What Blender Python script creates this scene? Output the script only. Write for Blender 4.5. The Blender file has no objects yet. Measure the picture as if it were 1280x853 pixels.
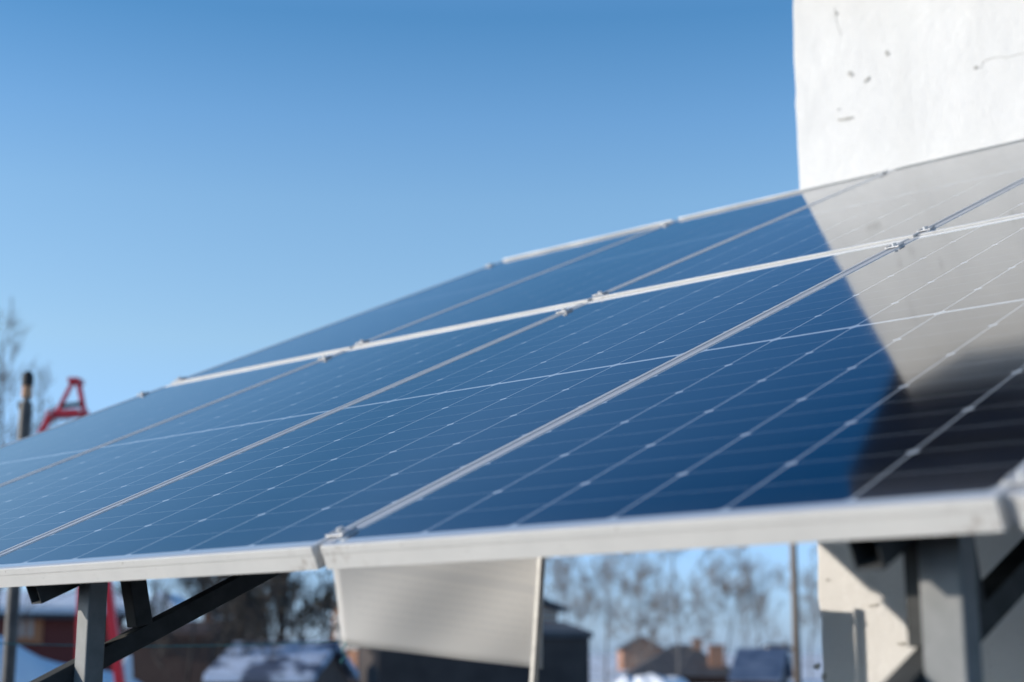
import bpy, bmesh, math, random
from mathutils import Vector, Matrix

# ------------------------------------------------------------------ camera, sky, sun, exposure
scene = bpy.context.scene
COL = scene.collection
R = math.radians
rnd = random.Random(7)

CAM_Z = 1.10
F_PX = 1892.4 / 1280.0                 # focal length in picture widths
PITCH = R(11.674)
cam_data = bpy.data.cameras.new("camera")
cam = bpy.data.objects.new("camera", cam_data)
COL.objects.link(cam)
cam.location = (0, 0, CAM_Z)
cam.rotation_euler = (R(90) + PITCH, 0, 0)
cam_data.sensor_width = 36.0
cam_data.lens = 36.0 * F_PX
cam_data.clip_start = 0.05
cam_data.clip_end = 3000
cam_data.dof.use_dof = True
cam_data.dof.focus_distance = 3.2
cam_data.dof.aperture_fstop = 2.5
cam_data.dof.aperture_blades = 8
scene.camera = cam

SUN_DIR = Vector((-1.377, -0.097, 0.388)).normalized()      # towards the sun
SUN_EL = math.asin(SUN_DIR.z)
SUN_AZ = math.atan2(SUN_DIR.x, SUN_DIR.y)                   # clockwise from +Y
world = bpy.data.worlds.new("World")
scene.world = world
world.use_nodes = True
wn = world.node_tree.nodes
wl = world.node_tree.links
bg = wn["Background"]
sky = wn.new("ShaderNodeTexSky")
sky.sky_type = 'NISHITA'
sky.sun_disc = False
sky.sun_elevation = SUN_EL
sky.sun_rotation = SUN_AZ
sky.altitude = 150
sky.air_density = 1.0
sky.dust_density = 0.6
sky.ozone_density = 2.0
# winter-blue tint of the clear sky, by height above the horizon
geo = wn.new("ShaderNodeTexCoord")
sepz = wn.new("ShaderNodeSeparateXYZ"); wl.new(geo.outputs['Generated'], sepz.inputs[0])
tint = wn.new("ShaderNodeValToRGB"); wl.new(sepz.outputs[2], tint.inputs[0])
TINT = ((0.0, (0.74, 1.12, 2.4)), (0.10, (1.0, 1.32, 2.0)), (0.20, (1.48, 1.6, 1.68)), (0.29, (1.36, 1.62, 1.74)), (0.34, (1.10, 1.50, 1.74)), (0.403, (0.70, 1.26, 1.58)), (0.44, (0.95, 1.48, 1.84)), (0.50, (0.58, 1.20, 1.70)), (0.57, (0.06, 0.70, 1.24)), (1.0, (0.10, 0.36, 0.62)))
el_ = tint.color_ramp.elements
while len(el_) < len(TINT): el_.new(0.5)
for e_, (p_, c_) in zip(el_, TINT):
    e_.position = p_
for e_, (p_, c_) in zip(el_, TINT):
    e_.color = (c_[0]/4, c_[1]/4, c_[2]/4, 1)
mul = wn.new("ShaderNodeVectorMath"); mul.operation = 'MULTIPLY'
wl.new(sky.outputs[0], mul.inputs[0]); wl.new(tint.outputs[0], mul.inputs[1])
sc4 = wn.new("ShaderNodeVectorMath"); sc4.operation = 'SCALE'; sc4.inputs['Scale'].default_value = 4.0
wl.new(mul.outputs[0], sc4.inputs[0])
wl.new(sc4.outputs[0], bg.inputs[0])
bg.inputs[1].default_value = 0.13

sun_data = bpy.data.lights.new("sun", 'SUN')
sun_data.energy = 4.25
sun_data.angle = R(0.5)
sun_data.color = (1.0, 0.905, 0.79)
sun = bpy.data.objects.new("sun", sun_data)
COL.objects.link(sun)
sun.rotation_euler = (-SUN_DIR).to_track_quat('-Z', 'Y').to_euler()

vs = scene.view_settings
vs.view_transform = 'Standard'
vs.look = 'None'
vs.exposure = 0.0
vs.gamma = 1.0
vs.use_curve_mapping = False
scene.cycles.caustics_reflective = False
scene.cycles.caustics_refractive = False
scene.cycles.max_bounces = 8

# ------------------------------------------------------------------ helpers
def tag(o, label=None, cat=None, group=None, kind=None):
    if label: o["label"] = label
    if cat: o["category"] = cat
    if group: o["group"] = group
    if kind: o["kind"] = kind
    return o

def empty(name, loc=(0, 0, 0), mat=None):
    o = bpy.data.objects.new(name, None)
    COL.objects.link(o)
    o.empty_display_size = 0.2
    if mat is not None: o.matrix_world = mat
    else: o.location = loc
    return o

def link(name, bm, material, parent=None, bevel=0.0, smooth=False, segs=2):
    me = bpy.data.meshes.new(name)
    bmesh.ops.recalc_face_normals(bm, faces=bm.faces[:])
    bm.to_mesh(me)
    bm.free()
    for m in (material if isinstance(material, (list, tuple)) else [material]):
        me.materials.append(m)
    if smooth:
        for p in me.polygons: p.use_smooth = True
    o = bpy.data.objects.new(name, me)
    COL.objects.link(o)
    if parent is not None: o.parent = parent
    if bevel:
        b = o.modifiers.new("bevel", 'BEVEL')
        b.width = bevel; b.segments = segs; b.limit_method = 'ANGLE'; b.angle_limit = R(40)
    return o

def box(bm, x0, x1, y0, y1, z0, z1, mat=None):
    vs_ = [bm.verts.new(v) for v in ((x0,y0,z0),(x1,y0,z0),(x1,y1,z0),(x0,y1,z0),(x0,y0,z1),(x1,y0,z1),(x1,y1,z1),(x0,y1,z1))]
    if mat is not None:
        for v in vs_: v.co = mat @ v.co
    for f in ((0,3,2,1),(4,5,6,7),(0,1,5,4),(1,2,6,5),(2,3,7,6),(3,0,4,7)):
        bm.faces.new([vs_[i] for i in f])

def frame_from(a, b, side):
    d = (b - a).normalized()
    s = (side - d * side.dot(d)).normalized()
    return d, s, d.cross(s)

def bar(bm, a, b, w, t, side, hollow=0.0):
    """rectangular bar from a to b: w across 'side', t across the other way; hollow = tube wall, open at a"""
    a, b, side = Vector(a), Vector(b), Vector(side)
    d, s, q = frame_from(a, b, side)
    def ring(p, ww, tt):
        return [bm.verts.new(p + s*x*ww/2 + q*y*tt/2) for x, y in ((-1,-1),(1,-1),(1,1),(-1,1))]
    A, B = ring(a, w, t), ring(b, w, t)
    for i in range(4): bm.faces.new((A[i], A[(i+1)%4], B[(i+1)%4], B[i]))
    bm.faces.new(B)
    if hollow:
        I = ring(a, w-2*hollow, t-2*hollow)
        J = ring(a + d*0.25, w-2*hollow, t-2*hollow)
        for i in range(4):
            bm.faces.new((A[i], I[i], I[(i+1)%4], A[(i+1)%4]))
            bm.faces.new((I[i], J[i], J[(i+1)%4], I[(i+1)%4]))
        bm.faces.new(J)
    else:
        bm.faces.new(A[::-1])

def tube(bm, pts, radii, sides=8, cap=True):
    pts = [Vector(p) for p in pts]
    if not isinstance(radii, (list, tuple)): radii = [radii]*len(pts)
    rings = []
    ref = Vector((0.31, 0.95, 0.11))
    for i, p in enumerate(pts):
        d = (pts[min(i+1, len(pts)-1)] - pts[max(i-1, 0)]).normalized()
        if abs(d.dot(ref)) > 0.97: ref = Vector((0.95, 0.1, 0.3))
        u = d.cross(ref).normalized(); v = d.cross(u)
        rings.append([bm.verts.new(p + (u*math.cos(2*math.pi*k/sides) + v*math.sin(2*math.pi*k/sides))*radii[i]) for k in range(sides)])
    for A, B in zip(rings, rings[1:]):
        for k in range(sides): bm.faces.new((A[k], A[(k+1)%sides], B[(k+1)%sides], B[k]))
    if cap:
        bm.faces.new(rings[0][::-1]); bm.faces.new(rings[-1])

def prism(bm, outline, extrude):
    """flat outline (list of Vectors) pushed along 'extrude'"""
    e = Vector(extrude)
    A = [bm.verts.new(Vector(p)) for p in outline]
    B = [bm.verts.new(Vector(p) + e) for p in outline]
    n = len(A)
    bm.faces.new(A[::-1]); bm.faces.new(B)
    for i in range(n): bm.faces.new((A[i], A[(i+1)%n], B[(i+1)%n], B[i]))

# ------------------------------------------------------------------ materials
class NT:
    def __init__(s, name):
        s.m = bpy.data.materials.new(name); s.m.use_nodes = True
        s.t = s.m.node_tree; s.n = s.t.nodes; s.l = s.t.links
        s.b = s.n["Principled BSDF"]
    def new(s, t, **kw):
        o = s.n.new(t)
        for k, v in kw.items(): setattr(o, k, v)
        return o
    def math(s, op, a, b=None, c=None, clamp=False):
        o = s.new("ShaderNodeMath", operation=op); o.use_clamp = clamp
        for i, x in enumerate((a, b, c)):
            if x is None: continue
            if isinstance(x, (int, float)): o.inputs[i].default_value = x
            else: s.l.new(x, o.inputs[i])
        return o.outputs[0]
    def mix(s, fac, a, b):
        o = s.new("ShaderNodeMix", data_type='RGBA')
        for sock, x in ((o.inputs[0], fac), (o.inputs[6], a), (o.inputs[7], b)):
            if isinstance(x, (int, float)): sock.default_value = x
            elif isinstance(x, tuple): sock.default_value = (*x, 1)
            else: s.l.new(x, sock)
        return o.outputs[2]
    def noise(s, scale, detail=4, rough=0.55, coord='Object', stretch=None):
        tc = s.new("ShaderNodeTexCoord"); v = tc.outputs[coord]
        if stretch:
            mp = s.new("ShaderNodeMapping"); mp.inputs['Scale'].default_value = stretch
            s.l.new(v, mp.inputs[0]); v = mp.outputs[0]
        o = s.new("ShaderNodeTexNoise"); o.inputs['Scale'].default_value = scale
        o.inputs['Detail'].default_value = detail; o.inputs['Roughness'].default_value = rough
        s.l.new(v, o.inputs['Vector'])
        return o.outputs['Fac']
    def ramp(s, fac, lo, hi):
        o = s.new("ShaderNodeMapRange"); o.clamp = True
        o.inputs[1].default_value = lo; o.inputs[2].default_value = hi
        s.l.new(fac, o.inputs[0]); return o.outputs[0]
    def bump(s, h, strength=0.3, dist=0.01):
        o = s.new("ShaderNodeBump"); o.inputs['Strength'].default_value = strength
        o.inputs['Distance'].default_value = dist
        s.l.new(h, o.inputs['Height']); s.l.new(o.outputs[0], s.b.inputs['Normal'])
    def set(s, name, v):
        i = s.b.inputs[name]
        if isinstance(v, tuple): i.default_value = (*v, 1)
        elif isinstance(v, (int, float)): i.default_value = v
        else: s.l.new(v, i)

def worn(name, c1, c2, rough=0.6, scale=8, metallic=0.0, bump=0.0, detail=5, lo=0.35, hi=0.68, stretch=None, bdist=0.01):
    k = NT(name)
    f = k.ramp(k.noise(scale, detail, stretch=stretch), lo, hi)
    k.set('Base Color', k.mix(f, c1, c2)); k.set('Roughness', rough); k.set('Metallic', metallic)
    if bump: k.bump(k.noise(scale*6, 4), bump, bdist)
    return k.m

PW, PL, GAP, ROWGAP = 1.038, 2.094, 0.020, 0.026
def cell_material():
    k = NT("solar cells under glass")
    tc = k.new("ShaderNodeTexCoord"); sep = k.new("ShaderNodeSeparateXYZ")
    k.l.new(tc.outputs['Object'], sep.inputs[0])
    x, y = sep.outputs[0], sep.outputs[1]
    P, H = 0.168, 0.084
    mx = (PW - 6*P)/2
    ym = k.math('ABSOLUTE', k.math('SUBTRACT', y, PL/2))          # distance from the middle bar
    yy = k.math('SUBTRACT', ym, 0.0065)                             # 0 .. 1.008 over 12 half cells
    xx = k.math('SUBTRACT', x, mx)
    def near(v, period):                                            # distance to nearest multiple
        m = k.math('PINGPONG', v, period/2)
        return m
    dx = near(k.math('ADD', xx, 10*P), P)
    dyh = near(k.math('ADD', yy, 10*H), H)
    dyf = near(k.math('ADD', yy, 10*P), P)
    gx = k.math('LESS_THAN', dx, 0.0014)
    gy = k.math('LESS_THAN', dyh, 0.0004)
    dia = k.math('LESS_THAN', k.math('ADD', dx, dyf), 0.0095)
    mid = k.math('LESS_THAN', ym, 0.0055)
    top = k.math('GREATER_THAN', yy, 12*H)
    sx = k.math('GREATER_THAN', k.math('ABSOLUTE', k.math('SUBTRACT', x, PW/2)), 3*P)
    w = k.math('MAXIMUM', gx, gy)
    for q in (dia, mid, top, sx): w = k.math('MAXIMUM', w, q)
    # small tone difference from cell to cell
    comb = k.new("ShaderNodeCombineXYZ")
    k.l.new(k.math('FLOOR', k.math('DIVIDE', xx, P)), comb.inputs[0])
    k.l.new(k.math('FLOOR', k.math('DIVIDE', y, H)), comb.inputs[1])
    wnz = k.new("ShaderNodeTexWhiteNoise"); k.l.new(comb.outputs[0], wnz.inputs[0])
    cell = k.mix(wnz.outputs['Value'], (0.0008, 0.0032, 0.010), (0.0020, 0.0062, 0.017))
    streak = k.ramp(k.noise(9.0, 6, 0.65, stretch=(1, 0.10, 1)), 0.50, 0.85)
    film = k.ramp(k.noise(2.2, 7, 0.6), 0.40, 0.75)
    speck = k.ramp(k.noise(140.0, 2), 0.73, 0.78)
    edge = k.ramp(y, 0.10, 0.012)                                  # dirt line left above the lower frame
    dust = k.math('ADD', k.math('MULTIPLY', streak, 0.010), k.math('MULTIPLY', film, 0.006))
    dust = k.math('ADD', dust, k.math('MULTIPLY', speck, 0.10))
    dust = k.math('ADD', dust, k.math('MULTIPLY', edge, k.math('MULTIPLY', k.noise(14.0, 5), 0.05)))
    bus = k.math('LESS_THAN', near(k.math('ADD', xx, 10*P), P/10), 0.00025)
    cell = k.mix(k.math('MULTIPLY', bus, 0.5), cell, (0.16, 0.18, 0.20))
    base = k.mix(w, cell, (0.46, 0.51, 0.56))
    k.set('Base Color', k.mix(dust, base, (0.5, 0.5, 0.5)))
    rr = k.math('ADD', k.math('MULTIPLY', film, 0.045), 0.055)
    k.set('Roughness', rr)
    k.set('IOR', 2.1)
    return k.m

M = {}
M['cells'] = cell_material()
def frame_material():
    k = NT("weathered aluminium frame")
    tc = k.new("ShaderNodeTexCoord"); sep = k.new("ShaderNodeSeparateXYZ"); k.l.new(tc.outputs['Object'], sep.inputs[0])
    x, y, z = sep.outputs
    grain = k.noise(60, 3, stretch=(0.03, 0.03, 6))
    blotch = k.ramp(k.noise(7, 6, 0.6), 0.35, 0.75)
    base = k.mix(blotch, (0.79, 0.775, 0.74), (0.66, 0.65, 0.625))
    base = k.mix(k.math('MULTIPLY', grain, 0.07), base, (0.50, 0.49, 0.47))
    speck = k.ramp(k.noise(95, 3), 0.685, 0.73)
    base = k.mix(k.math('MULTIPLY', speck, 0.75), base, (0.22, 0.18, 0.14))
    scr = k.ramp(k.noise(30, 2, 0.4, stretch=(1.0, 1, 7)), 0.66, 0.70)
    base = k.mix(k.math('MULTIPLY', scr, 0.12), base, (0.42, 0.40, 0.37))
    ends = k.math('MAXIMUM', k.ramp(x, PW - 0.07, PW - 0.012), k.math('MULTIPLY', k.ramp(x, 0.12, 0.02), 0.5))
    ends = k.math('MULTIPLY', ends, k.math('LESS_THAN', y, 0.0005))
    smudge = k.math('MULTIPLY', ends, k.ramp(k.noise(38, 4), 0.50, 0.64))
    base = k.mix(k.math('MULTIPLY', smudge, 0.8), base, (0.27, 0.21, 0.16))
    k.set('Base Color', base); k.set('Metallic', 0.12)
    k.set('Roughness', k.math('ADD', k.math('MULTIPLY', blotch, 0.2), 0.36))
    k.bump(grain, 0.06, 0.001)
    return k.m
M['frame'] = frame_material()
M['toplip'] = worn("greyer top lip of the frame", (0.58, 0.585, 0.59), (0.64, 0.645, 0.645), 0.48, 6, 0.3)  # upward frame faces, greyer than the sides
M['gapstrip'] = worn("dull aluminium strip", (0.52, 0.53, 0.55), (0.58, 0.59, 0.605), 0.45, 5, 0.4)
M['clamp'] = worn("bright clamp metal", (0.60, 0.60, 0.60), (0.70, 0.70, 0.69), 0.5, 60, 0.5)
M['dirt'] = worn("brown grime", (0.22, 0.17, 0.13), (0.32, 0.27, 0.22), 0.9, 40)
M['shaded_steel'] = worn("steel with shade darkened in", (0.05, 0.052, 0.052), (0.075, 0.077, 0.077), 0.45, 25, 0.0, 0.08, bdist=0.002)  # darker copy of the post's steel, shade under the array put into its colour
M['shaded_steel'].node_tree.nodes['Principled BSDF'].inputs['Specular IOR Level'].default_value = 0.2
M['shaded_steel'].node_tree.nodes['Principled BSDF'].inputs['Roughness'].default_value = 0.75
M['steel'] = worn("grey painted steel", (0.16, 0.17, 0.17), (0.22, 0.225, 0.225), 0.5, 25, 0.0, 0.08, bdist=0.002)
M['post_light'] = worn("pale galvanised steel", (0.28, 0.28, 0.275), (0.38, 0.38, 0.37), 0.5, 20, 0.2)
def plaster_material():
    k = NT("white lime plaster")
    broad = k.ramp(k.noise(0.9, 6, 0.6), 0.38, 0.70)
    fine = k.ramp(k.noise(26, 8, 0.7), 0.40, 0.72)
    streaks = k.ramp(k.noise(5, 5, 0.6, stretch=(1, 1, 0.12)), 0.55, 0.80)
    base = k.mix(broad, (0.80, 0.79, 0.765), (0.70, 0.69, 0.665))
    base = k.mix(k.math('MULTIPLY', fine, 0.12), base, (0.58, 0.57, 0.54))
    base = k.mix(k.math('MULTIPLY', streaks, 0.20), base, (0.55, 0.53, 0.49))
    pits = k.ramp(k.noise(55, 3), 0.70, 0.76)
    base = k.mix(k.math('MULTIPLY', pits, 0.5), base, (0.42, 0.41, 0.38))
    k.set('Base Color', base); k.set('Roughness', 0.9)
    h = k.math('ADD', k.math('MULTIPLY', k.noise(4, 4), 1.0), k.math('MULTIPLY', k.noise(30, 8, 0.7), 0.35))
    k.bump(h, 0.55, 0.02)
    return k.m
M['plaster'] = plaster_material()
M['chip'] = worn("exposed grey render", (0.42, 0.41, 0.38), (0.58, 0.56, 0.52), 0.95, 30, 0, 0.4)
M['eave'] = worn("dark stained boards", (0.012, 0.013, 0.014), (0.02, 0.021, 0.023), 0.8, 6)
M['roofing'] = worn("dark roofing sheet", (0.03, 0.03, 0.032), (0.05, 0.05, 0.055), 0.6, 5)
M['black'] = worn("black rubber", (0.008, 0.008, 0.009), (0.015, 0.015, 0.016), 0.6, 30)
M['snow'] = worn("snow", (0.80, 0.83, 0.88), (0.90, 0.92, 0.95), 0.7, 3, 0, 0.3, 5, bdist=0.04)
M['red'] = worn("red enamel paint", (0.66, 0.012, 0.03), (0.75, 0.02, 0.04), 0.4, 9)
M['bark'] = worn("grey brown bark", (0.075, 0.065, 0.06), (0.13, 0.115, 0.105), 0.9, 12)
M['greybark'] = worn("pale grey bark", (0.13, 0.12, 0.115), (0.20, 0.185, 0.175), 0.9, 12)
M['darkbark'] = worn("dark wet bark", (0.03, 0.026, 0.024), (0.06, 0.052, 0.046), 0.9, 12)
M['leaf'] = worn("dry leaves", (0.045, 0.04, 0.03), (0.09, 0.08, 0.05), 0.9, 2)
M['cord'] = worn("turquoise nylon cord", (0.03, 0.22, 0.26), (0.05, 0.30, 0.34), 0.6, 20)
M['pipe'] = worn("weathered steel pipe", (0.06, 0.06, 0.062), (0.12, 0.115, 0.11), 0.55, 10, 0.3)
M['tanband'] = worn("rusty tan sleeve", (0.50, 0.27, 0.15), (0.62, 0.37, 0.22), 0.8, 15)
M['maroon'] = worn("dark maroon boards", (0.13, 0.03, 0.025), (0.18, 0.05, 0.04), 0.85, 3, stretch=(1, 1, 8))
M['brown'] = worn("dark brown planks", (0.075, 0.04, 0.03), (0.12, 0.07, 0.05), 0.85, 3, stretch=(6, 1, 1))
M['darkwall'] = worn("dark weathered wall", (0.045, 0.036, 0.033), (0.075, 0.06, 0.055), 0.85, 2)
M['slate'] = worn("dark grey roof", (0.05, 0.05, 0.055), (0.08, 0.08, 0.085), 0.8, 2)
M['blueroof'] = worn("blue grey roof sheet", (0.06, 0.09, 0.15), (0.16, 0.20, 0.28), 0.5, 2)
M['whitewall'] = worn("white wash", (0.68, 0.68, 0.66), (0.78, 0.78, 0.76), 0.8, 2)
M['glasspane'] = worn("dim window glass", (0.55, 0.56, 0.54), (0.70, 0.70, 0.66), 0.15, 1)
M['orange'] = worn("orange timber", (0.40, 0.16, 0.07), (0.50, 0.22, 0.10), 0.7, 4)
M['wood'] = worn("weathered timber", (0.20, 0.15, 0.11), (0.30, 0.235, 0.18), 0.85, 6, stretch=(1, 1, 0.2))
M['shaded_snowpatch'] = worn("roof sheet with patches of blue shaded snow", (0.07, 0.09, 0.14), (0.52, 0.60, 0.74), 0.7, 1.7, 0, 0.3, 6, 0.42, 0.52, bdist=0.03)  # the snow's blue shade is mixed into the patch colour
M['insulator'] = worn("porcelain", (0.6, 0.6, 0.58), (0.7, 0.7, 0.68), 0.3, 6)

def brick_material():
    k = NT("orange brick")
    tc = k.new("ShaderNodeTexCoord"); b = k.new("ShaderNodeTexBrick")
    mp = k.new("ShaderNodeMapping"); mp.inputs['Rotation'].default_value = (R(90), 0, 0)
    k.l.new(tc.outputs['Object'], mp.inputs[0]); k.l.new(mp.outputs[0], b.inputs['Vector'])
    b.inputs['Color1'].default_value = (0.42, 0.19, 0.10, 1); b.inputs['Color2'].default_value = (0.33, 0.14, 0.08, 1)
    b.inputs['Mortar'].default_value = (0.45, 0.38, 0.31, 1); b.inputs['Scale'].default_value = 3.5
    k.set('Base Color', b.outputs[0]); k.set('Roughness', 0.9)
    return k.m
M['brick'] = brick_material()

def banner_material():
    k = NT("white vinyl sheet with show through print")
    tc = k.new("ShaderNodeTexCoord"); sep = k.new("ShaderNodeSeparateXYZ")
    k.l.new(tc.outputs['UV'], sep.inputs[0])
    u, v = sep.outputs[0], sep.outputs[1]
    # faint lines of print seen from behind
    row = k.math('LESS_THAN', k.math('FRACT', k.math('MULTIPLY', v, 20.0)), 0.45)
    n = k.new("ShaderNodeTexNoise"); n.inputs['Scale'].default_value = 60; n.inputs['Detail'].default_value = 2
    mp = k.new("ShaderNodeMapping"); mp.inputs['Scale'].default_value = (1, 0.33, 1)
    k.l.new(tc.outputs['UV'], mp.inputs[0]); k.l.new(mp.outputs[0], n.inputs['Vector'])
    ink = k.math('MULTIPLY', row, k.math('GREATER_THAN', n.outputs['Fac'], 0.44))
    inside = k.math('MULTIPLY', k.math('GREATER_THAN', u, 0.10), k.math('LESS_THAN', u, 0.93))
    inside = k.math('MULTIPLY', inside, k.math('GREATER_THAN', v, 0.16))
    band = k.math('MULTIPLY', k.math('GREATER_THAN', v, 0.50), k.math('LESS_THAN', v, 0.56))
    a = k.math('MULTIPLY', k.math('MULTIPLY', ink, inside), 0.075)
    a = k.math('MAXIMUM', a, k.math('MULTIPLY', band, 0.14))
    col = k.mix(a, (0.77, 0.76, 0.74), (0.36, 0.39, 0.44))
    k.set('Base Color', col); k.set('Roughness', 0.55)
    tr = k.new("ShaderNodeBsdfTranslucent"); k.l.new(col, tr.inputs[0])
    mx = k.new("ShaderNodeMixShader"); mx.inputs[0].default_value = 0.4
    out = k.n["Material Output"]
    k.l.new(k.b.outputs[0], mx.inputs[1]); k.l.new(tr.outputs[0], mx.inputs[2]); k.l.new(mx.outputs[0], out.inputs[0])
    return k.m
M['banner'] = banner_material()

def ground_material():
    k = NT("trodden earth with snow")
    n = k.noise(0.25, 8, 0.6)
    f = k.ramp(n, 0.47, 0.56)
    tc = k.new("ShaderNodeTexCoord")
    vm = k.new("ShaderNodeVectorMath", operation='LENGTH'); k.l.new(tc.outputs['Object'], vm.inputs[0])
    far = k.ramp(vm.outputs['Value'], 14, 40)
    f2 = k.math('MAXIMUM', k.math('MULTIPLY', f, 0.12), k.math('MULTIPLY', k.ramp(n, 0.38, 0.5), far))
    earth = k.mix(k.noise(2.0, 6), (0.035, 0.031, 0.027), (0.07, 0.062, 0.054))
    k.set('Base Color', k.mix(f2, earth, (0.84, 0.86, 0.9))); k.set('Roughness', 0.9)
    k.bump(k.noise(3, 8), 0.5, 0.05)
    return k.m
M['ground'] = ground_material()

# ------------------------------------------------------------------ picture ray -> place
FW = Vector((0, math.cos(PITCH), math.sin(PITCH))); UP = Vector((0, -math.sin(PITCH), math.cos(PITCH))); RT = Vector((1, 0, 0))
EYE = Vector((0, 0, CAM_Z))
def at(px, py, Y):
    d = FW*1892.4 + RT*(px-640) - UP*(py-426.5)
    return EYE + d*(Y/d.y)
def X_at(px, Y): return at(px, 817, Y).x
def Z_at(py, Y, px=640): return at(px, py, Y).z

# ------------------------------------------------------------------ ground
bm = bmesh.new()
S = 1500
N = 60
def gcoord(i):
    t = (i/N)*2-1
    return math.copysign(abs(t)**3, t)*S
grid = [[bm.verts.new((gcoord(i), gcoord(j), 0)) for i in range(N+1)] for j in range(N+1)]
for j in range(N):
    for i in range(N):
        bm.faces.new((grid[j][i], grid[j][i+1], grid[j+1][i+1], grid[j+1][i]))
tag(link("ground", bm, M['ground']), kind='structure')

# ------------------------------------------------------------------ frame of the array: S along the front edge, V up the slope, NRM off the glass
AZ, TILT = 0.739297652, 0.424452378
P0 = Vector((-0.280174203, 2.22397162, 0.153462787 + CAM_Z))
ES = Vector((math.cos(AZ), -math.sin(AZ), 0)); HH = Vector((math.sin(AZ), math.cos(AZ), 0)); ZZ = Vector((0, 0, 1))
EV = HH*math.cos(TILT) + ZZ*math.sin(TILT); NRM = ES.cross(EV)
def A(s, t, n): return P0 + ES*s + EV*t + NRM*n              # array coordinates
def B(s, h, z): return P0 + ES*s + HH*h + ZZ*z               # upright coordinates at the front corner

# ------------------------------------------------------------------ the building with the white wall
wall_h = 3.94
s0, s1 = -1.552, 5.2
zg = -P0.z
b_root = empty("plastered_building", B(s0, wall_h, zg))
tag(b_root, "tall white plastered building with chipped wall and dark eave, right behind the panels", "building")
inv = Matrix.Translation(B(s0, wall_h, zg)).inverted()
def to_b(v): return inv @ v
bm = bmesh.new()
top = 2.955
edge = []
zz = zg - 0.05
r2 = random.Random(3)
while zz < top:
    ww = 0.010*math.sin(zz*2.1 + 0.6) + r2.uniform(-0.004, 0.004)
    if zz < 0.10: ww -= 0.006
    if zz < 0.04: ww += 0.014
    edge.append((zz, ww)); zz += r2.uniform(0.05, 0.16)
edge.append((top, 0.0))
front = [to_b(B(s0 + w, wall_h, z)) for z, w in edge] + [to_b(B(s1, wall_h, top)), to_b(B(s1, wall_h, zg - 0.05))]
prism(bm, front, HH*3.5)
wall = link("wall", bm, M['plaster'], b_root, bevel=0.008)
bm = bmesh.new()
bas = Matrix(((ES.x, HH.x, 0, 0), (ES.y, HH.y, 0, 0), (0, 0, 1, 0), (0, 0, 0, 1)))
def bbox(bm, sa, sb, ha, hb, za, zb): box(bm, sa - s0, sb - s0, ha - wall_h, hb - wall_h, za - zg, zb - zg, bas)
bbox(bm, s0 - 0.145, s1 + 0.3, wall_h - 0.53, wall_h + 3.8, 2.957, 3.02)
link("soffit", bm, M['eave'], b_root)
bm = bmesh.new()
bbox(bm, s0 - 0.165, s1 + 0.32, wall_h - 0.55, wall_h + 3.82, 3.022, 3.10)
link("roof", bm, M['roofing'], b_root, bevel=0.01)
# chips and cracks of the plaster, plus a shadow notch laid in as a chip
def wall_point(px, py, out=0.003):
    d = FW*1892.4 + RT*(px-640) - UP*(py-426.5)
    q = P0 + HH*wall_h
    k = (q - EYE).dot(HH)/d.dot(HH)
    return EYE + d*k - HH*out
def chip(px, py, w, h, ang, seed):
    rr = random.Random(seed)
    c = wall_point(px, py)
    bm = bmesh.new()
    ol = []
    n = 14
    for i in range(n):
        a = 2*math.pi*i/n
        q = rr.uniform(0.55, 1.15)
        u, v = math.cos(a)*w/2*q, math.sin(a)*h/2*q
        u, v = u*math.cos(ang) - v*math.sin(ang), u*math.sin(ang) + v*math.cos(ang)
        ol.append(to_b(c + ES*u + ZZ*v))
    prism(bm, ol, HH*0.012)
    link("chip_or_shadow_mark", bm, M['chip'], b_root)
for i, c in enumerate(((1063, 93, .036, .020, -0.9), (1084, 100, .036, .016, 0.5), (1109, 67, .022, .032, 0.3), (1057, 149, .085, .018, -0.1),
                       (1048, 137, .012, .010, 0), (1046, 17, .014, .018, 0), 
                       (1092, 757, .055, .016, 0.1), (1021, 833, .03, .03, 0.2), (1030, 846, .035, .03, 0.6), (1128, 805, .05, .018, 0), (1035, 725, .018, .014, 0),  # first one here is the array's shadow notch, put in as a grey patch
                       (1220, 85, .022, .02, 0.4))):
    chip(*c, seed=i+5)
def crack(pts, r):
    bm = bmesh.new()
    tube(bm, [to_b(wall_point(x, y, 0.0)) for x, y in pts], r, 5)
    link("crack", bm, M['chip'], b_root)
crack([(1226, 86), (1229, 78), (1238, 73), (1250, 71), (1257, 73), (1266, 70), (1284, 66)], 0.0016)
crack([(1043, 8), (1044, 20), (1047, 32), (1052, 44)], 0.0014)

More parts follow.
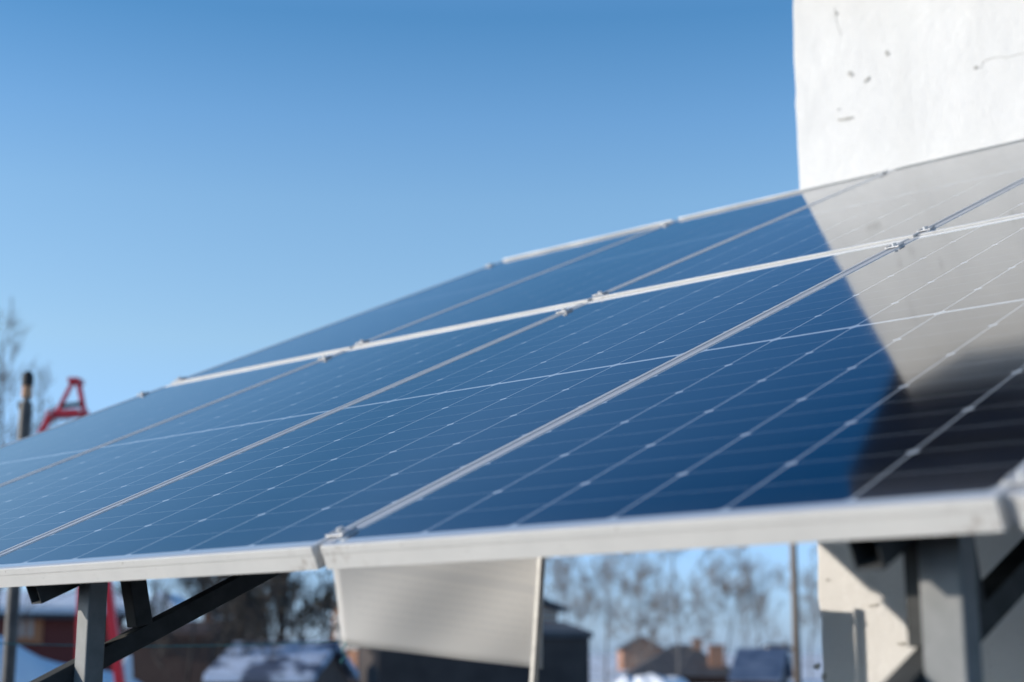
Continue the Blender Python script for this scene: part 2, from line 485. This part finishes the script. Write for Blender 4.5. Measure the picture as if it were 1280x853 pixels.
# ------------------------------------------------------------------ solar panels
PANEL = Matrix(((ES.x, EV.x, NRM.x, 0), (ES.y, EV.y, NRM.y, 0), (ES.z, EV.z, NRM.z, 0), (0, 0, 0, 1)))
TH, LIP = 0.036, 0.011
def make_panel():
    root = empty("solar_panel")
    bm = bmesh.new()
    box(bm, 0, PW, 0, LIP, -TH, 0)
    box(bm, 0, PW, -0.0008, -0.0001, -0.0125, -0.0006)
    box(bm, 0, PW, PL - LIP, PL, -TH, 0)
    box(bm, 0, LIP, LIP + 0.0004, PL - LIP - 0.0004, -TH, -0.0003)
    box(bm, PW - LIP, PW, LIP + 0.0004, PL - LIP - 0.0004, -TH, -0.0003)
    bmesh.ops.recalc_face_normals(bm, faces=bm.faces[:])
    for f_ in bm.faces:
        if f_.normal.z > 0.9: f_.material_index = 1
    link("frame", bm, [M['frame'], M['toplip']], root, bevel=0.0012)
    bm = bmesh.new()
    box(bm, LIP - 0.003, PW - LIP + 0.003, LIP - 0.003, PL - LIP + 0.003, -0.0075, -0.0018)
    link("cell_sheet", bm, M['cells'], root)
    bm = bmesh.new()
    box(bm, -GAP + 0.0006, -0.0006, 0.016, PL - 0.004, -TH + 0.002, -0.0018)
    link("joint_strip", bm, M['gapstrip'], root)
    for t in (0.055, PL - 0.105):
        bm = bmesh.new()
        box(bm, -GAP - 0.009, 0.009, t - 0.016, t + 0.016, 0.0006, 0.0028)
        box(bm, -GAP - 0.009, -GAP - 0.004, t - 0.0162, t + 0.0162, 0.0028, 0.0040)
        box(bm, 0.004, 0.009, t - 0.0162, t + 0.0162, 0.0028, 0.0040)
        c = link("clamp", bm, M['clamp'], root, bevel=0.0008)
        bm = bmesh.new()
        bmesh.ops.create_cone(bm, cap_ends=True, segments=6, radius1=0.0065, radius2=0.0062, depth=0.007,
                              matrix=Matrix.Translation((-GAP/2, t, 0.0060)))
        link("bolt", bm, M['clamp'], c, bevel=0.0006)
    return root

def kids(o): return [c for c in bpy.data.objects if c.parent == o]
def copy_tree(o, parent=None):
    c = o.copy(); COL.objects.link(c)
    if parent is not None: c.parent = parent
    for ch in kids(o): copy_tree(ch, c)
    return c

proto = make_panel()
labels = {
    (0, 0): "front row solar panel nearest the camera, reflecting white wall and dark eave",
    (0, -1): "front row solar panel left of the nearest one, its corner above the banner's left edge",
    (0, -2): "front row solar panel at the left picture edge, between two long pale seams",
    (0, -3): "front row solar panel at the array's left end, below the red derrick",
    (0, 1): "front row solar panel cut by the right picture edge, only its pale corner showing",
    (1, 0): "upper row solar panel at right, mirroring sunlit plaster, beyond the nearest panel",
    (1, -1): "upper row solar panel crossed by the slanting edge of the wall's reflection",
    (1, -2): "upper row solar panel against open sky, second from the array's left end",
    (1, -3): "upper row solar panel at the array's left end, narrow sliver against the sky",
    (1, 1): "upper row solar panel cut by the right picture edge, above the seam",
}
lift = {0: (0.0012, 0.0002), -1: (0.0046, 0.0022), -2: (0.0046, 0.0038), -3: (0.004, 0.0035), 1: (0.0002, 0.0002)}
for row in (0, 1):
    for c in (0, -1, -2, -3, 1):
        o = proto if (row, c) == (0, 0) else copy_tree(proto)
        s = c*(PW + GAP); t = row*(PL + ROWGAP)
        la, lb = lift[c] if row else (0, 0)
        ang = math.atan2(lb - la, PW)
        o.matrix_world = Matrix.Translation(A(s, t, la)) @ PANEL @ Matrix.Rotation(-ang, 4, 'Y')
        tag(o, labels[(row, c)], "solar panel", "solar panels of the tilted array")
        if row:
            bm = bmesh.new()
            box(bm, 0.008, PW - 0.008, PL - 0.016, PL - 0.0005, 0.0008, 0.0068)
            link("edge_strip", bm, M['frame'], o, bevel=0.002)
# grime at the frame corners
for par, spots in ((proto, ((0.985, .02), (0.96, .014), (0.07, .012), (0.05, .008), (0.93, .01))),):
    pass

# ------------------------------------------------------------------ lattice girders under the array
def girder(sR, name_label, post_w, chord_front):
    """sR: rafter's middle; the post is bolted to the rafter's right side"""
    root = empty("steel_truss", B(sR, 0.14, zg))
    iv = Matrix.Translation(B(sR, 0.14, zg)).inverted()
    tag(root, name_label, "steel truss", "steel trusses carrying the array")
    L = lambda v: iv @ v
    up = NRM
    bm = bmesh.new()
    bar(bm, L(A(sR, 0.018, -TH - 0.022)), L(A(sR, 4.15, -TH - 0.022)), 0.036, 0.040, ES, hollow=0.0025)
    link("rafter", bm, M['shaded_steel'], root, bevel=0.002)
    sp = sR + 0.019 + post_w/2
    bm = bmesh.new()
    bar(bm, L(B(sp, 0.142, zg - 0.03)), L(B(sp, 0.142, 0.015)), post_w, 0.040, ES)
    link("post", bm, M['steel'], root, bevel=0.003)
    c0 = lambda h: -0.248 + 0.463*h
    bm = bmesh.new()
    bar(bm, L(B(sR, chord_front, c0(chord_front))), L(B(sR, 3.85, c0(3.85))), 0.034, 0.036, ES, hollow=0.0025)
    link("lower_chord", bm, M['shaded_steel'], root, bevel=0.002)
    bm = bmesh.new()
    bar(bm, L(B(sR - 0.004, 0.175, c0(0.175) + 0.021)), L(B(sR - 0.004, 0.175, 0.452*0.175 - 0.088)), 0.030, 0.030, ES)
    link("upright", bm, M['shaded_steel'], root, bevel=0.002)
    hs = [(0.245, 0.275), (0.62, 1.02), (1.42, 1.05), (1.45, 1.85), (2.25, 1.88), (2.28, 2.68), (3.1, 2.72), (3.13, 3.5)]
    for i, (ht, hb) in enumerate(hs):
        bm = bmesh.new()
        zt = 0.452*ht - 0.086
        sx = sR
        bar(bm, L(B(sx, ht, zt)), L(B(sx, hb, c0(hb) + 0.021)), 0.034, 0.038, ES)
        link("strut", bm, M['shaded_steel'], root, bevel=0.002)
    for zz in (c0(0.121) - 0.05, -0.022):
        bm = bmesh.new(); q = L(B(sp, 0.1215, zz))
        tube(bm, [q + HH*0.002, q - HH*0.008], 0.007, 6)
        link("bolt", bm, M['steel'], root)
    return root
girder(0.866, "dark steel truss under the nearest panel, wide sunlit post before the white wall", 0.052, 0.055)
girder(-0.852, "dark steel truss at lower left with a narrow sunlit post and a long rising chord", 0.038, 0.055)

# black cable loop at the foot of the near truss
bm = bmesh.new()
c = B(0.955, 0.20, -0.262)
tube(bm, [c + (ES*math.cos(a)*0.5 + HH*math.cos(a)*0.5)*0.09 + ZZ*math.sin(a)*0.05 for a in [i*math.pi/14 for i in range(15)]]
     + [c + (ES + HH)*-0.045 + ZZ*-0.3, c + (ES + HH)*-0.045 + ZZ*(zg + 0.262 - c.z*0)], 0.016, 10)
tag(link("cable", bm, M['black'], smooth=True), "thick black cable bent over beside the near truss post, at the lower right", "cable")

# rear post, carries the banner
p_top = at(677, 690, 5.965); p_low = at(667, 853, 5.965)
dirp = (p_top - p_low).normalized()
p_head = p_low + dirp*((at(677, 648, 5.965).z - p_low.z)/dirp.z); p_foot = p_low + dirp*((-0.05 - p_low.z)/dirp.z)
root = empty("banner_post", p_foot)
tag(root, "slim grey leaning steel post at the right edge of the grey banner", "post")
bm = bmesh.new()
bar(bm, (0, 0, 0), p_head - p_foot, 0.026, 0.026, (0.75, -0.66, 0))
link("post_tube", bm, M['post_light'], root, bevel=0.003)
for zz in (1.03, 1.62):
    q = dirp*(zz/dirp.z)
    bm = bmesh.new()
    tube(bm, [q + Vector((math.cos(a)*0.022, math.sin(a)*0.022, 0.008*math.sin(a*2))) for a in [i*math.pi/6 for i in range(13)]], 0.003, 5)
    link("tie", bm, M['gapstrip'], root)

# ------------------------------------------------------------------ banner
def banner():
    TL, TR, BL, BR = at(409, 608, 6.36), at(684, 655, 5.992), at(427, 806, 6.36), at(676, 837, 5.992)
    n_u, n_v = 28, 18
    root_loc = (BL + BR)/2
    bm = bmesh.new(); uvl = bm.loops.layers.uv.new("UVMap")
    nrm = (BR - BL).cross(TL - BL).normalized()
    V = {}
    for j in range(n_v+1):
        for i in range(n_u+1):
            u, v = i/n_u, j/n_v
            p = (BL*(1-u) + BR*u)*(1-v) + (TL*(1-u) + TR*u)*v
            p = p + nrm*(0.012*math.sin(u*5 + v*3) + 0.006*math.sin(u*11 - v*7))
            V[i, j] = (bm.verts.new(p - root_loc), (u, v))
    for j in range(n_v):
        for i in range(n_u):
            q = [V[i, j], V[i+1, j], V[i+1, j+1], V[i, j+1]]
            f = bm.faces.new([x[0] for x in q])
            for lp, x in zip(f.loops, q): lp[uvl].uv = x[1]
    o = link("banner", bm, M['banner'], smooth=True)
    o.location = root_loc
    so = o.modifiers.new("thickness", 'SOLIDIFY'); so.thickness = 0.0012
    return tag(o, "pale grey banner sheet with faint printed lines showing through, hung under the panels", "banner"), BL, BR
bn, BLp, BRp = banner()
# turquoise cord
bm = bmesh.new()
a0, a1 = BLp + Vector((0.01, 0.0, 0.012)), at(-90, 801, 6.1)
pts = [a0.lerp(a1, i/16) + ZZ*(-0.02*math.sin(math.pi*i/16)) for i in range(17)]
tube(bm, pts, 0.0022, 6)
tube(bm, [BLp + Vector((0.01 + 0.01*math.sin(i*1.1), -0.01 + 0.008*math.cos(i*1.7), 0.012 - 0.008*i)) for i in range(12)], 0.0035, 6)
tag(link("cord", bm, M['cord'], smooth=True), "thin turquoise cord stretched leftward from the banner's lower left corner", "cord")

# ------------------------------------------------------------------ pipe and red derrick beyond the array's left end
D = 9.5
k = D/1892.4*1.02
pb = at(30, 545, D); x0, y0 = pb.x, pb.y
root = empty("flue_pipe", (x0, y0, 0))
tag(root, "old grey flue pipe with tan sleeve and black cowl, left of the red derrick", "pipe")
def z_(py): return Z_at(py, D)
bm = bmesh.new()
tube(bm, [(0, 0, -0.05), (0, 0, z_(504))], 8*k, 16); link("pipe", bm, M['pipe'], root, smooth=False)
bm = bmesh.new()
tube(bm, [(0, 0, z_(505)), (0, 0, z_(494))], 4.5*k, 12); link("neck", bm, M['pipe'], root)
bm = bmesh.new()
tube(bm, [(0, 0, z_(497)), (0, 0, z_(480))], [6.5*k, 5.8*k], 14); link("sleeve", bm, M['tanband'], root)
bm = bmesh.new()
tube(bm, [(0, 0, z_(483)), (0, 0, z_(472)), (0, 0, z_(466)), (0, 0, z_(464))], [7.2*k, 7.6*k, 5.5*k, 2*k], 14)
link("cowl", bm, M['black'], root)
bm = bmesh.new()
box(bm, -8.6*k, -7.0*k, -0.03, 0.03, z_(512), z_(502)); link("bracket", bm, M['post_light'], root)

D = 13.0
k = D/1892.4*1.02
def pd(px, py, dy=0.0): return at(px, py, D + dy)
cx = pd(88, 600)
root = empty("red_derrick", (cx.x, cx.y, 0))
tag(root, "bright red steel derrick with a triangular head rising past the array's left end", "derrick")
o_ = Vector((cx.x, cx.y, 0))
bm = bmesh.new()
bar(bm, pd(60, 519) - o_, pd(109, 516) - o_, 0.13, 0.062, (0, 1, 0))
link("crossbar", bm, M['red'], root, bevel=0.005)
for dy in (0.0,):
    bm = bmesh.new()
    bar(bm, pd(71, 516, dy) - o_, pd(91, 478, dy) - o_, 0.03, 0.036, (0, 1, 0))
    bar(bm, pd(105, 514, dy) - o_, pd(98, 477, dy) - o_, 0.03, 0.045, (0, 1, 0))
    link("head_strut", bm, M['red'], root, bevel=0.003)
bm = bmesh.new()
box(bm, *(sorted((pd(88, 477).x - o_.x, pd(102, 477).x - o_.x))), -0.09, 0.09, pd(95, 480).z, pd(95, 474).z)
link("head_plate", bm, M['red'], root, bevel=0.004)
bm = bmesh.new()
bar(bm, pd(77, 508) - o_, pd(103, 505) - o_, 0.05, 0.035, (0, 1, 0))
link("axle_block", bm, M['black'], root, bevel=0.004)
for px_, py_ in ((66, 518), (103, 515)):
    bm = bmesh.new(); c_ = pd(px_, py_) - o_
    tube(bm, [c_ + Vector((0, -0.09, 0)), c_ + Vector((0, -0.065, 0))], 0.016, 6)
    link("bolt", bm, M['gapstrip'], root)
for foot, top_, w in (((98, 853), (106, 521), 0.05), ((150, 853), (107, 521), 0.075), ((-110, 853), (62, 521), 0.05)):
    bm = bmesh.new()
    a_, b_ = pd(*top_) - o_, pd(*foot) - o_
    d_ = (b_ - a_); b_ = a_ + d_*((a_.z + 0.05)/-d_.z)
    bar(bm, a_, b_, w, w, (0, 1, 0))
    link("leg", bm, M['red'], root, bevel=0.004)
for py in (600, 650):
    bm = bmesh.new()
    bar(bm, pd(30, py) - o_, pd(112, py - 12) - o_, 0.03, 0.03, (0, 1, 0))
    link("cross_brace", bm, M['red'], root)

# ------------------------------------------------------------------ trees
def bare_tree(name, label, base, height, seed, bark, crown=0.32, depth=5, twig=0.006, group="bare winter trees in the background", lean=0.0, start=0.10, trunk_r=None, leaves=0, branches=13):
    rr = random.Random(seed)
    root = empty(name, base); tag(root, label, "tree", group)
    tb, cb = bmesh.new(), bmesh.new()
    tr = trunk_r or height*0.0065
    n = 9
    pts = []; p = Vector((0, 0, -0.1)); d = Vector((lean, 0, 1)).normalized()
    for i in range(n+1):
        pts.append(p.copy()); d = (d + Vector((rr.uniform(-.07, .07), rr.uniform(-.07, .07), 0.06))).normalized(); p = p + d*height/n
    tube(tb, pts, [tr*(1 - 0.88*i/n) + 0.004 for i in range(n+1)], 7)
    tips = []
    def grow(p, d, ln, r, lv):
        q = [p]; dd = d.copy(); m = 3
        for i in range(m):
            dd = (dd + Vector((rr.uniform(-.22, .22), rr.uniform(-.22, .22), rr.uniform(-0.05, .22)))).normalized()
            q.append(q[-1] + dd*ln/m)
        tube(cb, q, [max(twig*0.55, r*(1 - 0.6*i/m)) for i in range(m+1)], 5 if lv > 2 else 3, cap=False)
        if lv <= 2: tips.append(q[-1])
        if lv <= 0: return
        for _ in range(rr.choice((3, 3, 4))):
            i = rr.randint(1, m)
            a = rr.uniform(0, 2*math.pi); sp = rr.uniform(0.3, 0.7)
            side = dd.cross(Vector((math.cos(a), math.sin(a), 0.3))).normalized()
            grow(q[i], (dd*math.cos(sp) + side*math.sin(sp)).normalized(), ln*rr.uniform(0.55, 0.78), max(twig, r*0.5), lv-1)
    nb = branches
    for j in range(nb):
        f = start + (1 - start)*j/nb
        i = min(n-1, int(f*n)); p = pts[i].lerp(pts[i+1], f*n - i)
        a = j*2.4 + rr.uniform(-.5, .5)
        e = rr.uniform(0.55, 1.1)
        d = Vector((math.cos(a)*math.cos(e), math.sin(a)*math.cos(e), math.sin(e)))
        grow(p, d, height*crown*(1.05 - 0.75*f)*rr.uniform(.75, 1.15), tr*0.34*(1.1 - f), depth - 2 if j > nb*0.6 else depth - 1)
    link("trunk", tb, bark, root, smooth=True)
    link("crown", cb, bark, root)
    if leaves:
        lb = bmesh.new()
        for _ in range(leaves):
            c = rr.choice(tips) + Vector((rr.gauss(0, .12), rr.gauss(0, .12), rr.gauss(0, .12)))
            u = Vector((rr.gauss(0, 1), rr.gauss(0, 1), rr.gauss(0, 1))).normalized(); v = u.orthogonal().normalized()
            s = rr.uniform(.03, .07)
            lb.faces.new([lb.verts.new(c + x) for x in (u*s, v*s*.6, -u*s, -v*s*.6)])
        link("foliage", lb, M['leaf'], root)
    return root

def tree_at(px, D, ptop, *a, **kw):
    base = Vector((X_at(px, D), D, 0))
    h = Z_at(ptop, D)
    return base, h
specs = [
    ("bare_tree", "bare grey tree right of the dark shed gable, thin trunk forking upward", 757, 46, 650, 11, {}),
    ("bare_tree", "tallest bare tree, standing left of the brick chimney with a straight dark trunk", 848, 52, 620, 12, {}),
    ("bare_tree", "bare tree just right of the grey banner, faint against the sky", 712, 60, 668, 13, {}),
    ("bare_tree", "slender bare tree between the two dark trunks, above the snow heap", 802, 66, 690, 14, {}),
    ("bare_tree", "bare bushy tree above the brick chimney", 905, 62, 690, 15, {}),
    ("bare_tree", "slender bare tree with a pale straight stem left of the timber pole", 950, 58, 640, 16, {'crown': .2}),
    ("bare_tree", "bare tree half hidden by the white building, right of the timber pole", 1012, 70, 690, 17, {}),
]
for nm, lb, px, D, pt, sd, kw in specs:
    b_, h_ = tree_at(px, D, pt)
    bare_tree(nm, lb, b_, h_, sd, M['greybark'], twig=0.0085, **kw)
b_, h_ = tree_at(-4, 26, 415)
bare_tree("bare_tree", "bare tree at the left picture edge behind the flue pipe", b_, h_, 21, M['bark'], twig=0.006, start=.2, crown=.24, branches=20)
b_, h_ = tree_at(352, 22, 660)
bare_tree("dense_tree", "dark tangled tree with dry leaves left of the grey banner", b_, h_, 22, M['darkbark'], twig=0.010, start=.12, crown=.36, leaves=500, trunk_r=0.09, branches=16)
b_, h_ = tree_at(228, 20.6, 640)
bare_tree("bare_tree", "dark spreading bare tree left of the snowy shed at lower left", b_, h_, 23, M['darkbark'], twig=0.008, start=.15, crown=.42, branches=12)
b_, h_ = tree_at(310, 27, 730)
bare_tree("dense_tree", "low brown bush with dry leaves over the snowy shed roof", b_, h_, 24, M['darkbark'], twig=0.010, start=.1, crown=.6, leaves=700, trunk_r=0.05)

# ------------------------------------------------------------------ houses
def house(name, label, D, pxa, pxb, py_eave, py_ridge, depth, wallm, roofm, rot=0.0, snow=None, over=0.25, gable_front=False, hip=0.0, group="village houses in the background", cat="house"):
    """front wall spans pxa..pxb at distance D; returns root and a local placer for front-wall fittings"""
    xa, xb = X_at(pxa, D), X_at(pxb, D)
    w = xb - xa; he = Z_at(py_eave, D); hr = Z_at(py_ridge, D)
    root = empty(name, ((xa + xb)/2, D, 0)); root.rotation_euler = (0, 0, rot)
    tag(root, label, cat, group)
    bm = bmesh.new()
    if gable_front:
        ol = [Vector((-w/2, 0, -0.1)), Vector((w/2, 0, -0.1)), Vector((w/2, 0, he)), Vector((0, 0, hr)), Vector((-w/2, 0, he))]
        prism(bm, ol, (0, depth, 0))
    else:
        ol = [Vector((-w/2, 0, -0.1)), Vector((-w/2, depth, -0.1)), Vector((-w/2, depth, he)), Vector((-w/2, depth/2, hr)), Vector((-w/2, 0, he))]
        prism(bm, ol, (w, 0, 0))
    if hip:
        bm.free(); bm = bmesh.new(); box(bm, -w/2, w/2, 0, depth, -0.1, he - 0.02)
    link("wall", bm, wallm, root)
    if hip:
        bm = bmesh.new(); o = over
        E_ = [bm.verts.new(v) for v in ((-w/2-o, -o, he), (w/2+o, -o, he), (w/2+o, depth+o, he), (-w/2-o, depth+o, he))]
        T_ = [bm.verts.new(v) for v in ((-w/2-o+hip, depth/2, hr), (w/2+o-hip, depth/2, hr))]
        for f_ in ((E_[0], E_[1], T_[1], T_[0]), (E_[1], E_[2], T_[1]), (E_[2], E_[3], T_[0], T_[1]), (E_[3], E_[0], T_[0]), (E_[3], E_[2], E_[1], E_[0])): bm.faces.new(f_)
        rf = link("roof", bm, roofm, root)
        return root, rf, w, he, hr
    def slab(dz, th, o, mat, nm):
        bm = bmesh.new()
        if gable_front:
            sl = (hr - he)/(w/2)
            ol = [Vector((-w/2 - o, -o, he - sl*o + dz)), Vector((0, -o, hr + dz)), Vector((w/2 + o, -o, he - sl*o + dz)),
                  Vector((w/2 + o, -o, he - sl*o + dz + th)), Vector((0, -o, hr + dz + th)), Vector((-w/2 - o, -o, he - sl*o + dz + th))]
            prism(bm, ol, (0, depth + 2*o, 0))
        else:
            sl = (hr - he)/(depth/2)
            ol = [Vector((-w/2 - o, -o, he - sl*o + dz)), Vector((-w/2 - o, depth/2, hr + dz)), Vector((-w/2 - o, depth + o, he - sl*o + dz)),
                  Vector((-w/2 - o, depth + o, he - sl*o + dz + th)), Vector((-w/2 - o, depth/2, hr + dz + th)), Vector((-w/2 - o, -o, he - sl*o + dz + th))]
            prism(bm, ol, (w + 2*o, 0, 0))
        return link(nm, bm, mat, root)
    rf = slab(0.01, 0.10, over, roofm, "roof")
    if snow: sn = slab(0.113, snow, over - 0.05, M['snow'], "snow_cover"); 
    return root, rf, w, he, hr
def window(root, x, z, w, h, framem=None):
    bm = bmesh.new()
    t = 0.10
    for a in ((x-w/2-t, x-w/2, z-h/2-t, z+h/2+t), (x+w/2, x+w/2+t, z-h/2-t, z+h/2+t), (x-w/2, x+w/2, z+h/2, z+h/2+t), (x-w/2, x+w/2, z-h/2-t, z-h/2), (x-0.03, x+0.03, z-h/2, z+h/2)):
        box(bm, a[0], a[1], -0.07, -0.004, a[2], a[3])
    wf = link("window", bm, framem or M['whitewall'], root)
    bm = bmesh.new(); box(bm, x-w/2, x+w/2, -0.03, -0.012, z-h/2, z+h/2)
    link("pane", bm, M['glasspane'], wf)
def chimney(root, x, y, z0, z1, w, m):
    bm = bmesh.new(); box(bm, x-w/2, x+w/2, y-w/2, y+w/2, z0, z1); box(bm, x-w/2-.05, x+w/2+.05, y-w/2-.05, y+w/2+.05, z1, z1+.09)
    link("chimney", bm, m, root)

# maroon house at left
hs, rf, w, he, hr = house("timber_house", "maroon boarded house with snowy roof and orange framed window, lower left", 30, -120, 150, 772, 750, 4, M['maroon'], M['roofing'], rot=R(20), snow=.14)
window(hs, X_at(33, 30) - X_at(19, 30), 0, 0.1, 0.1, M['orange']) if False else None
for x_ in (34,):
    xl = X_at(x_, 30) - (X_at(-120, 30) + X_at(158, 30))/2
    window(hs, xl, Z_at(783, 30), 0.26, 0.42, M['orange'])
for pa, pb_ in ((14, 24), (42, 54)):
    c_ = (X_at(-120, 30) + X_at(158, 30))/2
    bm = bmesh.new(); box(bm, X_at(pa, 30) - c_, X_at(pb_, 30) - c_, -0.05, -0.005, Z_at(805, 30), Z_at(770, 30)); link("shutter", bm, M['orange'], hs)
# brown plank shed
hs, rf, w, he, hr = house("plank_shed", "low dark brown plank shed between the maroon house and the snowy shed", 26, 150, 262, 798, 782, 3, M['brown'], M['brown'], over=.1)
# snowy low shed
house("snowy_shed", "low shed with a patchy bluish snow covered roof, under the dark tangled tree", 20, 268, 386, 850, 812, 2.2, M['brown'], M['shaded_snowpatch'], rot=R(-8), over=.12)
# brick house
hs, rf, w, he, hr = house("brick_house", "orange brick house partly hidden behind the grey banner", 34, 398, 520, 757, 722, 6, M['brick'], M['slate'], rot=R(-35), over=.2)
window(hs, -0.55, 1.6, 0.5, 0.6)
hs, rf, w, he, hr = house("brick_shed", "small orange brick shed with a pale roof, seen through the dark branches", 31, 252, 296, 766, 752, 2.6, M['brick'], M['slate'], snow=.06, over=.1)
window(hs, 0.05, Z_at(782, 31), 0.22, 0.22)
# long dark shed behind the banner
hs, rf, w, he, hr = house("long_shed", "long dark shed with bluish roof seen below and right of the grey banner", 27, 474, 740, 798, 781, 5, M['darkwall'], M['slate'], rot=R(10), over=.06)
# house with dark roof and brick chimney
hs, rf, w, he, hr = house("dark_roof_house", "distant house with a long dark roof and a brick chimney right of the bare trees", 56, 790, 922, 846, 805, 7, M['brown'], M['slate'], rot=R(-4), over=.3, hip=1.9)
c_ = (X_at(800, 56) + X_at(930, 56))/2
chimney(hs, X_at(906, 56) - c_, 1.0, 0.6, Z_at(809, 56), 0.55, M['brick'])
chimney(hs, X_at(886, 56) - c_, 3.0, 1.0, Z_at(800, 56), 0.35, M['brick'])
# distant pinkish gable
hs, rf, w, he, hr = house("gabled_house", "far pinkish brick gable between bare trunks, left of the dark roofed house", 105, 778, 830, 812, 797, 5, M['brick'], M['slate'], over=.15, gable_front=True)
# blue roofed house
hs, rf, w, he, hr = house("blue_roof_house", "distant house with a deep blue roof left of the timber pole", 50, 918, 968, 850, 814, 6, M['brown'], M['blueroof'], rot=R(-14), over=.2)
# white hut
hs, rf, w, he, hr = house("white_hut", "small white washed hut beside the foot of the timber pole", 64, 966, 992, 814, 808, 3, M['whitewall'], M['slate'], over=.02, cat="hut")
window(hs, 0, Z_at(824, 64), 0.25, 0.2)

# timber utility pole
D = 24
pt = at(996, 560, D)
root = empty("utility_pole", (at(995, 800, D).x, D, 0)); tag(root, "brown timber utility pole just left of the white wall's edge", "utility pole")
bm = bmesh.new(); tube(bm, [(0, 0, -.1), (0.02, 0, 5.2)], [0.062, 0.05], 12); link("pole", bm, M['wood'], root, smooth=True)
bm = bmesh.new(); box(bm, -.5, .5, -.04, .04, 4.8, 4.9); link("cross_arm", bm, M['wood'], root)
for x_ in (-.45, .45):
    bm = bmesh.new(); tube(bm, [(x_, 0, 4.9), (x_, 0, 4.98), (x_, 0, 5.04)], [.02, .04, .025], 10); link("insulator", bm, M['insulator'], root)

# snow heaps
def heap(label, px, D, wpx, py_top, seed):
    rr = random.Random(seed)
    bm = bmesh.new()
    w = (X_at(px + wpx/2, D) - X_at(px - wpx/2, D)); h = max(0.15, Z_at(py_top, D))
    bmesh.ops.create_icosphere(bm, subdivisions=4, radius=1.0)
    ph = [rr.uniform(0, 6) for _ in range(6)]
    for v in bm.verts:
        a = v.co.copy()
        q = 1 + .16*math.sin(a.x*4 + ph[0]) * math.sin(a.y*3 + ph[1]) + .08*math.sin(a.x*9 + ph[2] + a.z*5)
        v.co = Vector((a.x*w/2*q, a.y*w*0.4*q, a.z*h*q))
    o = link("snow_heap", bm, M['snow'], smooth=True); o.location = (X_at(px, D), D, 0)
    tag(o, label, "snow heap", "heaps of snow in the background")
heap("rounded snow heap in front of the dark roofed house", 822, 48, 66, 843, 1)
heap("small snow heap right of the first dark tree trunk", 786, 54, 34, 846, 2)
heap("wide bluish snow bank below the maroon house's window", -30, 18, 470, 806, 3)
house("white_hut", "white gabled hut seen between the left truss strut and its chord", 44, 174, 214, 760, 744, 3, M['whitewall'], M['snow'], over=.05, gable_front=True, cat="hut")
heap("low snow heap in front of the plank shed", 158, 16, 26, 826, 5)
